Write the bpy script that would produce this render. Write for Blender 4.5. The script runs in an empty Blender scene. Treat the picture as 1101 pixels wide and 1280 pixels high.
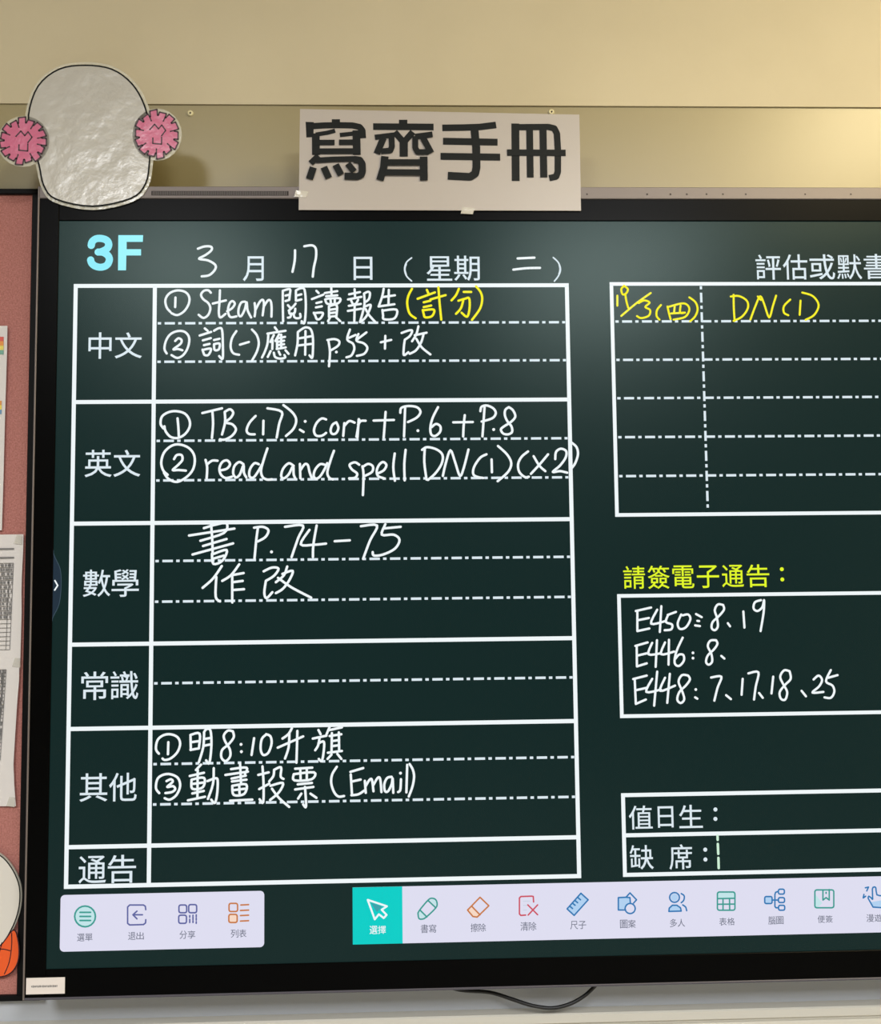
import bpy, math, random
from mathutils import Vector, Matrix
from mathutils.geometry import tessellate_polygon
random.seed(4)
C = bpy.context.scene.collection

# ------------------------------------------------------------------ camera
W, H, F = 1101.0, 1280.0, 1200.0
YAW, PIT, ROL = -3.13952193e-02, 7.12654922e-02, -1.11734638e-02
def turn(d):
    d = (math.cos(ROL)*d[0]-math.sin(ROL)*d[2], d[1], math.sin(ROL)*d[0]+math.cos(ROL)*d[2])
    d = (d[0], math.cos(PIT)*d[1]-math.sin(PIT)*d[2], math.sin(PIT)*d[1]+math.cos(PIT)*d[2])
    return (math.cos(YAW)*d[0]-math.sin(YAW)*d[1], math.sin(YAW)*d[0]+math.cos(YAW)*d[1], d[2])
def ray(px, py):
    d = turn(((px-W/2)/F, 1.0, -(py-H/2)/F))
    return d[0]/d[1], d[2]/d[1]
D = 1.066/(ray(560, 276)[1]-ray(560, 1199.5)[1])      # the picture area is 1.066 m high
ZC = 1.45
def P(px, py, y=0.0):
    """point of the upright plane at depth y that the photo shows at a pixel -> (x, z)"""
    a, b = ray(px, py)
    return a*(D+y), ZC+b*(D+y)
cam = bpy.data.cameras.new('camera'); co = bpy.data.objects.new('camera', cam); C.objects.link(co)
r, f, u = Vector(turn((1, 0, 0))), Vector(turn((0, 1, 0))), Vector(turn((0, 0, 1)))
co.matrix_world = Matrix(((r.x, u.x, -f.x, 0), (r.y, u.y, -f.y, -D), (r.z, u.z, -f.z, ZC), (0, 0, 0, 1)))
cam.sensor_fit = 'HORIZONTAL'; cam.sensor_width = 36; cam.lens = F/W*36
cam.clip_start = .05; cam.clip_end = 50
sc = bpy.context.scene
sc.camera = co

# ------------------------------------------------------------------ light
vs = sc.view_settings
sc.display_settings.display_device = 'sRGB'
vs.view_transform = 'Standard'; vs.look = 'None'; vs.gamma = 1; vs.exposure = 0; vs.use_curve_mapping = False
w = bpy.data.worlds.new('room_daylight'); sc.world = w; w.use_nodes = True
w.node_tree.nodes['Background'].inputs[0].default_value = (.93, .97, 1, 1)
w.node_tree.nodes['Background'].inputs[1].default_value = .5
CEIL = 2.98
LAMPS = [  # x, y, size x, size y, watts, colour
    (-1.02, -3.1, .6, 1.3, 98, (.97, .98, 1)),
    (.92, -3.1, .8, 1.3, 122, (.97, .98, 1)),
    (1.5, -1.35, .5, 1.0, 66, (1, .83, .5)),
]
lamp_objs = []
for (x, y, sx, sy, e, c) in LAMPS:
    l = bpy.data.lights.new('ceiling_lamp_light', 'AREA'); l.shape = 'RECTANGLE'
    l.size = sx; l.size_y = sy; l.energy = e; l.color = c
    o = bpy.data.objects.new('ceiling_lamp_light', l); C.objects.link(o); o.location = (x, y, CEIL-.065)
    lamp_objs.append(o)

# ------------------------------------------------------------------ materials
def lin(c):
    return tuple(((v/255)/12.92 if v/255 <= .04045 else ((v/255+.055)/1.055)**2.4) for v in c)+(1,)
MATS = {}
def mat(name, col, rough=.6, emit=None, spec=.5, metal=0, alpha=1, bump=None, mottle=None, tint=None):
    if name in MATS: return MATS[name]
    m = bpy.data.materials.new(name); m.use_nodes = True; nt = m.node_tree; b = nt.nodes['Principled BSDF']
    b.inputs['Base Color'].default_value = lin(col)
    b.inputs['Roughness'].default_value = rough; b.inputs['Metallic'].default_value = metal
    b.inputs['Specular IOR Level'].default_value = spec; b.inputs['Alpha'].default_value = alpha
    if tint: b.inputs['Specular Tint'].default_value = tint+(1,)
    if emit:
        b.inputs['Emission Color'].default_value = lin(emit); b.inputs['Emission Strength'].default_value = 1
    tc = nt.nodes.new('ShaderNodeTexCoord')
    if bump:
        n = nt.nodes.new('ShaderNodeTexNoise'); n.inputs['Scale'].default_value = bump[0]; n.inputs['Detail'].default_value = 4
        bp = nt.nodes.new('ShaderNodeBump'); bp.inputs['Strength'].default_value = bump[1]; bp.inputs['Distance'].default_value = bump[2]
        nt.links.new(tc.outputs['Object'], n.inputs['Vector']); nt.links.new(n.outputs['Fac'], bp.inputs['Height'])
        nt.links.new(bp.outputs['Normal'], b.inputs['Normal'])
    if mottle:
        n = nt.nodes.new('ShaderNodeTexNoise'); n.inputs['Scale'].default_value = mottle[0]; n.inputs['Detail'].default_value = 5
        rp = nt.nodes.new('ShaderNodeValToRGB')
        rp.color_ramp.elements[0].position = .3; rp.color_ramp.elements[0].color = lin(mottle[1])
        rp.color_ramp.elements[1].position = .7; rp.color_ramp.elements[1].color = lin(col)
        nt.links.new(tc.outputs['Object'], n.inputs['Vector']); nt.links.new(n.outputs['Fac'], rp.inputs['Fac'])
        nt.links.new(rp.outputs['Color'], b.inputs['Base Color'])
    MATS[name] = m; return m
SR = .27       # anti-glare glass roughness, the same on all that the screen shows
def scr(name, col): return mat(name, (4, 5, 5), SR, emit=col, spec=.135, tint=(.8, 1, .93))
M_SCREEN = scr('screen_dark_green', (15, 37, 36))
M_WHITE = scr('screen_white', (240, 247, 249))
M_PRINT = scr('screen_print_white', (220, 233, 240))
M_YEL = scr('screen_yellow', (250, 240, 40))
M_YEL2 = scr('screen_yellow_green', (226, 246, 40))
M_CYAN = scr('screen_cyan', (148, 238, 252))
M_BAR = scr('toolbar_pale_lilac', (222, 221, 240))
M_TEAL = scr('toolbar_teal', (0, 205, 198))
M_IGR = scr('icon_green', (60, 155, 145)); M_IGRL = scr('icon_pale_green', (194, 228, 232))
M_IPU = scr('icon_purple', (96, 102, 160)); M_IPUL = scr('icon_pale_purple', (200, 200, 236))
M_IOR = scr('icon_orange', (200, 122, 70)); M_IORL = scr('icon_pale_orange', (246, 216, 196))
M_IRE = scr('icon_red', (205, 84, 100)); M_IREL = scr('icon_pale_red', (205, 212, 228))
M_IBL = scr('icon_blue', (48, 120, 180)); M_IBLL = scr('icon_pale_blue', (176, 208, 240))
M_ITX = scr('toolbar_text_grey', (108, 112, 130))
M_TAB = scr('side_tab_slate', (34, 48, 62)); M_TABL = scr('side_tab_rim', (62, 80, 92))
M_CUR = scr('pale_green_mark', (206, 240, 214))
M_GLASS = mat('bezel_black_glass', (4, 4, 4), .3, spec=.04)
M_SILV = mat('brushed_silver_metal', (112, 104, 101), .5, metal=.3, bump=(300, .1, .0004))
M_BODY = mat('dark_metal_casing', (28, 28, 30), .5)
M_HOLE = mat('dark_recess', (40, 33, 32), .8)
M_WALLU = mat('cream_wall_paint', (200, 189, 160), .75, mottle=(7, (195, 184, 155)), bump=(22, .12, .002))
M_BAND = mat('glossy_cream_panel_paint', (150, 138, 98), .36, spec=.55, bump=(9, .05, .002))
M_WALLL = mat('white_wall_paint', (182, 186, 192), .7, bump=(40, .1, .001))
M_STRIP = mat('ivory_shadow_edge_strip', (206, 202, 190), .5)
M_FRAME = mat('black_frame', (11, 11, 12), .5, spec=.12)
M_FELT = mat('dusty_rose_felt', (196, 134, 124), .95, mottle=(420, (162, 104, 94)), bump=(700, .8, .001), spec=.1)
M_PAPER = mat('white_paper', (222, 216, 210), .7, bump=(30, .25, .003))
M_CARD = mat('laminated_card', (168, 160, 152), .35, bump=(14, .1, .003))
M_INK = mat('black_ink', (17, 20, 18), .5, spec=.15)
M_INKG = mat('grey_print', (120, 118, 116), .7)
M_CUT = mat('laminated_white_paper', (176, 173, 165), .24, spec=.6, bump=(26, .5, .004))
M_FILM = mat('clear_laminate_film', (215, 212, 196), .15, spec=.6, alpha=.5, bump=(60, .5, .002))
M_PINK = mat('pink_laminated_print', (192, 98, 130), .22, spec=.6, bump=(38, .4, .003))
M_PINKL = mat('light_pink_print', (236, 160, 180), .3)
M_PLUM = mat('dark_plum_outline', (58, 22, 34), .4)
M_ORANGE = mat('orange_print', (238, 92, 32), .35)
M_CABLE = mat('black_rubber_cable', (16, 16, 16), .45)
M_LAMPB = mat('white_enamel', (220, 220, 215), .5)
M_FLOOR = mat('grey_floor_tile', (160, 160, 158), .5, mottle=(5, (148, 147, 145)))
M_CEIL = mat('white_ceiling_paint', (215, 212, 204), .8, mottle=(6, (210, 207, 200)))
M_TAPE = mat('clear_tape', (230, 226, 214), .12, spec=.8, alpha=.45, bump=(80, .8, .002))

# ------------------------------------------------------------------ mesh helpers
class MB:
    def __init__(s): s.v = []; s.f = []; s.m = []
    def add(s, vs, fs, mi=0):
        k = len(s.v); s.v += [tuple(v) for v in vs]; s.f += [tuple(i+k for i in q) for q in fs]; s.m += [mi]*len(fs)
        return s
    def box(s, x0, x1, y0, y1, z0, z1, b=0, mi=0):
        x0, x1 = sorted((x0, x1)); y0, y1 = sorted((y0, y1)); z0, z1 = sorted((z0, z1))
        if b <= 0:
            v = [(x, y, z) for x in (x0, x1) for y in (y0, y1) for z in (z0, z1)]
            return s.add(v, [(0, 1, 3, 2), (4, 6, 7, 5), (0, 4, 5, 1), (2, 3, 7, 6), (0, 2, 6, 4), (1, 5, 7, 3)], mi)
        # chamfered on the front face
        v = [(x0, y1, z0), (x1, y1, z0), (x1, y1, z1), (x0, y1, z1), (x0, y0+b, z0), (x1, y0+b, z0), (x1, y0+b, z1), (x0, y0+b, z1),
             (x0+b, y0, z0+b), (x1-b, y0, z0+b), (x1-b, y0, z1-b), (x0+b, y0, z1-b)]
        return s.add(v, [(0, 3, 2, 1), (0, 1, 5, 4), (1, 2, 6, 5), (2, 3, 7, 6), (3, 0, 4, 7), (4, 5, 9, 8), (5, 6, 10, 9), (6, 7, 11, 10), (7, 4, 8, 11), (8, 9, 10, 11)], mi)
    def poly(s, pts, y, mi=0):
        """flat filled outline of (x, z), facing the room"""
        t = tessellate_polygon([[Vector((p[0], p[1], 0)) for p in pts]])
        fs = []
        for a, b, c in t:
            A, B, Cc = pts[a], pts[b], pts[c]
            cr = (B[0]-A[0])*(Cc[1]-A[1])-(B[1]-A[1])*(Cc[0]-A[0])
            fs.append((a, b, c) if cr > 0 else (a, c, b))
        return s.add([(p[0], y, p[1]) for p in pts], fs, mi)
    def slab(s, pts, y0, y1, mi=0, wob=None):
        """solid sheet: front at y0, back at y1"""
        n = len(pts); t = tessellate_polygon([[Vector((p[0], p[1], 0)) for p in pts]])
        a = sum(pts[i][0]*pts[(i+1) % n][1]-pts[(i+1) % n][0]*pts[i][1] for i in range(n))
        if a < 0: pts = pts[::-1]; t = tessellate_polygon([[Vector((p[0], p[1], 0)) for p in pts]])
        fs = []
        for q in t:
            A, B, Cc = (pts[i] for i in q)
            cr = (B[0]-A[0])*(Cc[1]-A[1])-(B[1]-A[1])*(Cc[0]-A[0])
            q = tuple(q) if cr > 0 else (q[0], q[2], q[1])
            fs.append(q); fs.append(tuple(i+n for i in q[::-1]))
        for i in range(n):
            j = (i+1) % n; fs.append((i, i+n, j+n, j))
        return s.add([(p[0], y0, p[1]) for p in pts]+[(p[0], y1, p[1]) for p in pts], fs, mi)
    def ribbon(s, pts, wd, y, cap=True, joints=True, mi=0, lift=0):
        """pen stroke of width wd through (x, z) points"""
        h = wd/2
        for (a, b) in zip(pts, pts[1:]):
            dx, dz = b[0]-a[0], b[1]-a[1]; L = math.hypot(dx, dz)
            if L < 1e-7: continue
            nx, nz = -dz/L*h, dx/L*h; y -= lift
            s.add([(a[0]-nx, y, a[1]-nz), (b[0]-nx, y, b[1]-nz), (b[0]+nx, y, b[1]+nz), (a[0]+nx, y, a[1]+nz)], [(0, 1, 2, 3)], mi)
        N = 10
        for i, p in enumerate(pts):
            end = i in (0, len(pts)-1)
            if (end and cap) or (not end and joints):
                y -= lift
                s.add([(p[0]+h*math.cos(2*math.pi*k/N), y, p[1]+h*math.sin(2*math.pi*k/N)) for k in range(N)], [tuple(range(N))], mi)
        return s
    def disc(s, x, z, r, y, n=14, mi=0, rz=None):
        rz = rz or r
        return s.add([(x+r*math.cos(2*math.pi*k/n), y, z+rz*math.sin(2*math.pi*k/n)) for k in range(n)], [tuple(range(n))], mi)
    def build(s, name, mats, parent=None, label=None, smooth=False, kind=None):
        me = bpy.data.meshes.new(name); me.from_pydata(s.v, [], s.f)
        for m in (mats if isinstance(mats, (list, tuple)) else [mats]): me.materials.append(m)
        for p, i in zip(me.polygons, s.m): p.material_index = i; p.use_smooth = smooth
        me.update()
        o = bpy.data.objects.new(name, me); C.objects.link(o)
        if parent: o.parent = parent; o.matrix_parent_inverse = Matrix.Translation(-parent_pos(parent))
        if label: o['label'] = label
        if kind: o['kind'] = kind
        return o
def parent_pos(o):
    v = Vector(o.location)
    return v
def tag(o, label, cat, group=None):
    o['label'] = label; o['category'] = cat
    if group: o['group'] = group
    return o
def thing(name, label, cat, loc, group=None):
    o = bpy.data.objects.new(name, None); C.objects.link(o); o.location = loc; o.empty_display_size = .05
    return tag(o, label, cat, group)
def struct(o): o['kind'] = 'structure'; return o
def smooth(pts, n=4, closed=False):
    if len(pts) < 3: return list(pts)
    q = [pts[-1]]+list(pts)+[pts[0], pts[1]] if closed else [pts[0]]+list(pts)+[pts[-1]]
    out = []
    for i in range(1, len(q)-2):
        p0, p1, p2, p3 = q[i-1], q[i], q[i+1], q[i+2]
        for k in range(n):
            t = k/n; t2 = t*t; t3 = t2*t
            out.append(tuple(.5*((2*p1[j])+(-p0[j]+p2[j])*t+(2*p0[j]-5*p1[j]+4*p2[j]-p3[j])*t2+(-p0[j]+3*p1[j]-3*p2[j]+p3[j])*t3) for j in (0, 1)))
    if not closed: out.append(pts[-1])
    return out
PX = (P(600, 640)[0]-P(500, 640)[0])/100        # metres per photo pixel on the screen plane

# ------------------------------------------------------------------ room
xl, xr = -3.2, 3.4
YW = .09                                          # face of the glossy panel behind the display
zedge = P(560, 131.5, YW-.003)[1]
zlow = P(560, 1262.5, YW)[1]
struct(MB().box(xl, xr, YW-.003, YW+.15, zedge, CEIL).build('wall_front', M_WALLU))
struct(MB().box(xl, xr, YW, YW+.15, P(560, 700, YW)[1], zedge).build('trim_1', M_BAND)) ['label'] = 'glossy olive cream panel strip above the display'
struct(MB().box(xl, xr, YW, YW+.15, 0, P(560, 700, YW)[1]).build('wall_front', M_WALLL))
struct(MB().box(xl, xr, -7, YW+.15, -.1, 0).build('floor', M_FLOOR))
struct(MB().box(xl, xr, -7, YW+.15, CEIL, CEIL+.1).build('ceiling', M_CEIL))
struct(MB().box(xl-.12, xl, -7, YW+.15, 0, CEIL).build('wall_left', M_WALLU))
struct(MB().box(xr, xr+.12, -7, YW+.15, 0, CEIL).build('wall_right', M_WALLU))
struct(MB().box(xl, xr, -7.12, -7, 0, CEIL).build('wall_rear', mat('tan_wall_paint', (62, 57, 50), .8)))
# long added strip: top edge imitates the display's shadow edge, groove and ledge below
tk = MB()
g1 = P(800, 1278.5, YW-.02)[1]
tk.box(xl+.001, xr-.001, YW-.022, YW-.0005, g1+.0015, zlow, .002)
tk.box(xl+.001, xr-.001, YW-.017, YW-.0005, g1-.0015, g1+.0015)
tk.box(xl+.001, xr-.001, YW-.024, YW-.0005, g1-.05, g1-.0015, .002)
struct(tk.build('trim_2', M_STRIP))['label'] = 'added ivory strip with a groove, its top edge standing in for the display shadow edge'
for i, (x, y, sx, sy, e, c) in enumerate(LAMPS):
    t = thing('ceiling_light', ['flush white ceiling light on the left behind the camera', 'flush white ceiling light on the right behind the camera', 'warm ceiling light nearest the display wall'][i], 'light', (x, y, CEIL), 'ceiling lights')
    MB().box(x-sx/2-.03, x+sx/2+.03, y-sy/2-.03, y+sy/2+.03, CEIL-.06, CEIL-.0005).build('lamp_housing', M_LAMPB, t)
    fr = MB()
    for a in ((x-sx/2-.03, x-sx/2, y-sy/2-.03, y+sy/2+.03), (x+sx/2, x+sx/2+.03, y-sy/2-.03, y+sy/2+.03), (x-sx/2, x+sx/2, y-sy/2-.03, y-sy/2), (x-sx/2, x+sx/2, y+sy/2, y+sy/2+.03)):
        fr.box(*a, CEIL-.075, CEIL-.06)
    fr.build('lamp_rim', M_LAMPB, t)
    lamp_objs[i].parent = t; lamp_objs[i].location = (0, 0, -.065)

# ------------------------------------------------------------------ interactive display
XL = (P(47, 300)[0]+P(30, 1200)[0])/2             # outer left edge
SL = (P(75, 278)[0]+P(57, 1208)[0])/2             # picture left edge
ST, SB = P(560, 276.5)[1], P(560, 1199.5)[1]
FT, FB = P(560, 249.5)[1], P(560, 1234)[1]         # bezel glass top and bottom
TT = P(560, 234.5)[1]                             # top of the silver strip
SRt = SL+1.066*16/9; XR = SRt+(SL-XL)
disp = thing('interactive_display', 'large black interactive touch display showing a dark green homework timetable', 'display', ((XL+XR)/2, .04, FB))
body = MB().box(XL+.004, XR-.004, .004, YW-.001, FB+.004, TT-.002)
body.build('casing', M_BODY, disp)
bz = MB()
bz.box(XL+.0024, SL, -.0022, .004, FB, FT, .0008); bz.box(SRt, XR-.0024, -.0022, .004, FB, FT, .0008)
bz.box(SL, SRt, -.0022, .004, ST, FT, .0008); bz.box(SL, SRt, -.0022, .004, FB, SB, .0008)
bz.build('bezel', M_GLASS, disp)
MB().box(XL, XL+.0024, -.003, YW-.004, FB-.003, TT, .0006).build('side_frame', M_SILV, disp)
MB().box(XR-.0024, XR, -.003, YW-.004, FB-.003, TT, .0006).build('side_frame', M_SILV, disp)
MB().box(XL+.0024, XR-.0024, -.003, .02, FB-.0032, FB, .0008).build('bottom_frame', mat('grey_purple_metal', (66, 64, 74), .5), disp)
tf = MB().box(XL+.0024, XR-.0024, -.0035, .06, FT, TT, .001).build('top_frame', M_SILV, disp, 'silver metal strip with microphone holes')
gz = P(280, 243)[1]
gx0, gx1 = P(190, 243)[0], P(361, 243)[0]
gm = MB().box(gx0, gx1, -.0037, -.0032, gz-.0032, gz+.0036).build('speaker_slot', M_HOLE, tf)
sl = MB()
x = gx0+.002
while x < gx1-.002:
    sl.box(x, x+.0014, -.0039, -.0036, gz-.0026, gz+.0030); x += .0026
sl.build('slot_fin', mat('grille_grey', (84, 78, 76), .5), tf, kind='stuff')
for px, py in ((733, 244), (808, 244), (837, 244), (857.5, 244), (882, 244), (902.5, 244), (931, 244), (1005, 244), (1062, 244)):
    x, z = P(px, py)
    MB().disc(x, z, .0013, -.0037, 12).build('microphone_hole', M_HOLE, tf)
screen = MB().box(SL, SRt, 0, .004, SB, ST).build('screen', M_SCREEN, disp, 'lit dark green picture area')
Y1, Y2, Y3, Y4, Y5 = -.0002, -.0004, -.0006, -.0008, -.0010

LW = 5.0*PX
def zavg(*ps): return sum(P(*p)[1] for p in ps)/len(ps)
def xavg(*ps): return sum(P(*p)[0] for p in ps)/len(ps)
def lineset(name, hs, vs, lw, label=None):
    m = MB(); h = lw/2
    for (z, x0, x1) in hs: m.add([(x0-h, Y1, z-h), (x1+h, Y1, z-h), (x1+h, Y1, z+h), (x0-h, Y1, z+h)], [(0, 1, 2, 3)])
    for (x, z0, z1) in vs: m.add([(x-h, Y1, min(z0, z1)), (x+h, Y1, min(z0, z1)), (x+h, Y1, max(z0, z1)), (x-h, Y1, max(z0, z1))], [(0, 1, 2, 3)])
    return m.build(name, M_WHITE, screen, label)
tx0 = xavg((95, 358), (88.5, 730), (82.5, 1105)); tx1 = xavg((193, 358), (190, 730), (186.5, 1100)); tx2 = xavg((710, 357), (716, 725), (722, 1095))
tz = [zavg((95, 357.5), (710, 356.5)), zavg((91, 502.5), (712, 499.5)), zavg((88, 653.5), (716, 650)), zavg((86, 806), (717, 797.5)),
      zavg((85, 909.5), (719, 903)), zavg((83, 1058), (721, 1047.5)), zavg((82, 1108.5), (722, 1095))]
lineset('homework_table_lines', [(z, tx0, tx2) for z in tz], [(x, tz[0], tz[-1]) for x in (tx0, tx1, tx2)], LW, 'thick white homework table grid')
bx0 = xavg((764, 356), (771, 642)); bx1 = P(1101, 500)[0]+.32
bz0, bz1 = zavg((764, 355.5), (1101, 354)), zavg((771, 643.5), (1101, 641))
lineset('dictation_table_lines', [(bz0, bx0, bx1), (bz1, bx0, bx1)], [(bx0, bz0, bz1), (bx1, bz0, bz1)], LW*.92, 'white frame of the dictation table')
nx0 = xavg((773.5, 745), (777, 895)); nz0, nz1 = zavg((773, 745), (1101, 741)), zavg((777, 896), (1101, 889.5))
lineset('notice_box_lines', [(nz0, nx0, bx1), (nz1, nx0, bx1)], [(nx0, nz0, nz1), (bx1, nz0, nz1)], LW*.9, 'white frame of the notice box')
dx0 = xavg((778, 995), (781.5, 1093)); dz = [zavg((778, 995), (1101, 987)), zavg((780, 1044.5), (1101, 1037.5)), zavg((781, 1094.5), (1101, 1086))]
lineset('duty_box_lines', [(z, dx0, bx1) for z in dz], [(dx0, dz[0], dz[2]), (bx1, dz[0], dz[2])], LW*.95, 'white frame of the duty and absence box')
def dashes(a, b, vert=False, lw=3.0*PX, start=0):
    m = MB(); L = (b[1]-a[1] if vert else b[0]-a[0]); s = 1 if L > 0 else -1; L = abs(L); h = lw/2; t = start; k = 0
    pat = [(4.2, 4.4), (12.8, 4.1)]
    while t < L:
        d, g = pat[k % 2]; e = min(t+d*PX, L)
        if vert: p, q = (a[0], a[1]+s*t), (a[0], a[1]+s*e)
        else: p, q = (a[0]+s*t, a[1]), (a[0]+s*e, a[1])
        if vert: m.add([(p[0]-h, Y1, min(p[1], q[1])), (p[0]+h, Y1, min(p[1], q[1])), (p[0]+h, Y1, max(p[1], q[1])), (p[0]-h, Y1, max(p[1], q[1]))], [(0, 1, 2, 3)])
        else: m.add([(min(p[0], q[0]), Y1, p[1]-h), (max(p[0], q[0]), Y1, p[1]-h), (max(p[0], q[0]), Y1, p[1]+h), (min(p[0], q[0]), Y1, p[1]+h)], [(0, 1, 2, 3)])
        t = e+g*PX; k += 1
    return m.build('dashed_line', M_PRINT, screen, kind='stuff')
for (ya, yb) in ((405, 402), (453, 449.5), (551.6, 547.3), (601.2, 596), (701.5, 695.8), (752.7, 745.5), (854.4, 846.5), (956, 945.5), (1006.3, 995.3)):
    z = zavg((196, ya), (712, yb)); dashes((tx1+4*PX, z), (tx2-3*PX, z))
for (ya, yb) in ((402, 401), (450, 448.5), (498, 496), (546.5, 544.5), (595, 593)):
    z = zavg((770, ya), (1090, yb)); dashes((bx0+4*PX, z), (bx1, z))
vx = xavg((876, 356), (880, 500), (884.5, 638)); dashes((vx, bz0-3*PX), (vx, bz1+4*PX), True)

# printed characters ------------------------------------------------
def glyph(ch):
    cu = bpy.data.curves.new('glyph', 'FONT'); cu.body = ch; cu.resolution_u = 3
    o = bpy.data.objects.new('glyph', cu); C.objects.link(o)
    return cu, o
GL = {}
def load_glyphs(chars, bold=0):
    obs = []
    for ch in chars:
        if (ch, bold) in GL: continue
        cu, o = glyph(ch); cu.offset = bold; obs.append((ch, cu, o))
    bpy.context.view_layer.update(); dg = bpy.context.evaluated_depsgraph_get()
    for ch, cu, o in obs:
        me = o.evaluated_get(dg).to_mesh()
        vs = [(v.co.x, v.co.y) for v in me.vertices]; fs = [tuple(p.vertices) for p in me.polygons]
        xs = [v[0] for v in vs]; ys = [v[1] for v in vs]
        a, b, c, d = min(xs), max(xs), min(ys), max(ys)
        nf = []
        for q in fs:
            ar = sum(vs[q[i]][0]*vs[q[(i+1) % len(q)]][1]-vs[q[(i+1) % len(q)]][0]*vs[q[i]][1] for i in range(len(q)))
            nf.append(q if ar > 0 else q[::-1])
        GL[(ch, bold)] = ([((x-a)/(b-a), (y-c)/(d-c)) for x, y in vs], nf)
        o.evaluated_get(dg).to_mesh_clear(); C.objects.unlink(o); bpy.data.objects.remove(o); bpy.data.curves.remove(cu)
def put(m, ch, x0, y0, x1, y1, Y, bold=0, depth=0.0, mi=0):
    """glyph into the pixel box"""
    vs, fs = GL[(ch, bold)]
    xm, ym = (x0+x1)/2, (y0+y1)/2
    X0, X1 = P(x0, ym, depth)[0], P(x1, ym, depth)[0]; Z0, Z1 = P(xm, y1, depth)[1], P(xm, y0, depth)[1]
    m.add([(X0+(X1-X0)*a, Y, Z0+(Z1-Z0)*b) for a, b in vs], fs, mi)
PRINT = [
 ('printed_date', 'white', 'printed month, day and weekday of the date line', [('月', 303.6, 320.4, 329.6, 351.5), ('日', 441.9, 321, 465.4, 350), ('星', 533, 320.4, 565, 351), ('期', 567.5, 319.6, 599.5, 351)]),
 ('printed_heading', 'white', 'printed heading 評估或默書', [('評', 944.3, 318.3, 975.8, 349.7), ('估', 978.3, 318, 1009, 349.6), ('或', 1011.7, 318, 1043.3, 349.4), ('默', 1045.7, 318, 1077, 349.3), ('書', 1079.5, 317.5, 1111, 349)]),
 ('printed_heading', 'white', 'printed row heading 中文', [('中', 110.6, 415.5, 139.5, 448.5), ('文', 143.5, 415.5, 177.5, 448)]),
 ('printed_heading', 'white', 'printed row heading 英文', [('英', 105.8, 562.3, 139.8, 596.4), ('文', 141.8, 562.3, 175.5, 596)]),
 ('printed_heading', 'white', 'printed row heading 數學', [('數', 103.7, 712, 138, 746), ('學', 139.6, 711.6, 173.6, 746)]),
 ('printed_heading', 'white', 'printed row heading 常識', [('常', 101.6, 839.5, 135, 875), ('識', 138, 839, 173, 874)]),
 ('printed_heading', 'white', 'printed row heading 其他', [('其', 99.5, 966.6, 134.4, 1002), ('他', 136.3, 966, 171, 1001.6)]),
 ('printed_heading', 'white', 'printed row heading 通告', [('通', 98.3, 1069.8, 132.5, 1104.2), ('告', 134.7, 1068.5, 170, 1103.7)]),
 ('printed_heading', 'yellow', 'printed yellow heading 請簽電子通告', [('請', 778.9, 707.6, 806, 736), ('簽', 809.5, 707, 836.8, 736), ('電', 840.3, 706.8, 867.5, 735.3), ('子', 870.8, 706.6, 898.6, 735), ('通', 902.2, 706, 929.4, 734), ('告', 933, 705.5, 961.3, 734)]),
 ('printed_heading', 'white', 'printed row heading 值日生', [('值', 785.8, 1007, 815.4, 1036.7), ('日', 822, 1007.8, 841.5, 1034.5), ('生', 848.6, 1006, 878, 1035)]),
 ('printed_heading', 'white', 'printed row heading 缺席', [('缺', 786.9, 1056.3, 816.7, 1086.8), ('席', 836.3, 1055.4, 865, 1086.8)]),
]
BAR = [  # s, ox, oy, chars, crop box
 (3.932, 60, 1100, '選單', 142, 262, 221, 301), (3.932, 60, 1100, '退出', 393, 255, 473, 294), (3.932, 60, 1100, '分享', 645, 248, 726, 289), (3.932, 60, 1100, '列表', 897, 242, 977, 283),
 (5.0045, 430, 1095, '選擇', 158, 310, 263, 363), (5.0045, 430, 1095, '書寫', 478, 302, 578, 356), (5.0045, 430, 1095, '擦除', 790, 296, 889, 349),
 (4.404, 630, 1095, '清除', 88, 252, 179, 301), (4.404, 630, 1095, '尺子', 362, 247, 453, 293), (4.404, 630, 1095, '圖案', 636, 240, 725, 287), (4.404, 630, 1095, '多人', 910, 235, 996, 281),
 (4.568, 860, 1085, '表格', 175, 283, 267, 328), (4.568, 860, 1085, '腦圖', 455, 275, 545, 322), (4.568, 860, 1085, '便簽', 737, 270, 826, 313), (4.568, 860, 1085, '漫遊', 1015, 263, 1106, 308)]
load_glyphs(sorted({g[0] for p in PRINT for g in p[3]}), .004)
load_glyphs(sorted({c for b in BAR for c in b[3]}), .004)
DOTS = {'printed yellow heading 請簽電子通告': ((977, 711.5), (977.6, 724.3)), 'printed row heading 值日生': ((894, 1011.8), (894, 1023.6)), 'printed row heading 缺席': ((881.3, 1062), (881.5, 1074.3))}
def S(m, ox, oy, s, wd, *strokes, sm=4, Y=Y2, cap=True, depth=0.0):
    for st in strokes:
        pts = [P(ox+x/s, oy+y/s, depth) for x, y in st]
        if len(pts) == 1: m.disc(pts[0][0], pts[0][1], wd*PX*.62, Y); continue
        m.ribbon(smooth(pts, sm) if sm else pts, wd*PX, Y, cap)
def group_part(name, label, px, py):
    o = bpy.data.objects.new(name, None); C.objects.link(o); o.empty_display_size = .02
    x, z = P(px, py); o.location = (x, 0, z); o.parent = disp; o.matrix_parent_inverse = Matrix.Translation(-Vector(disp.location)); o['label'] = label
    return o
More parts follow.
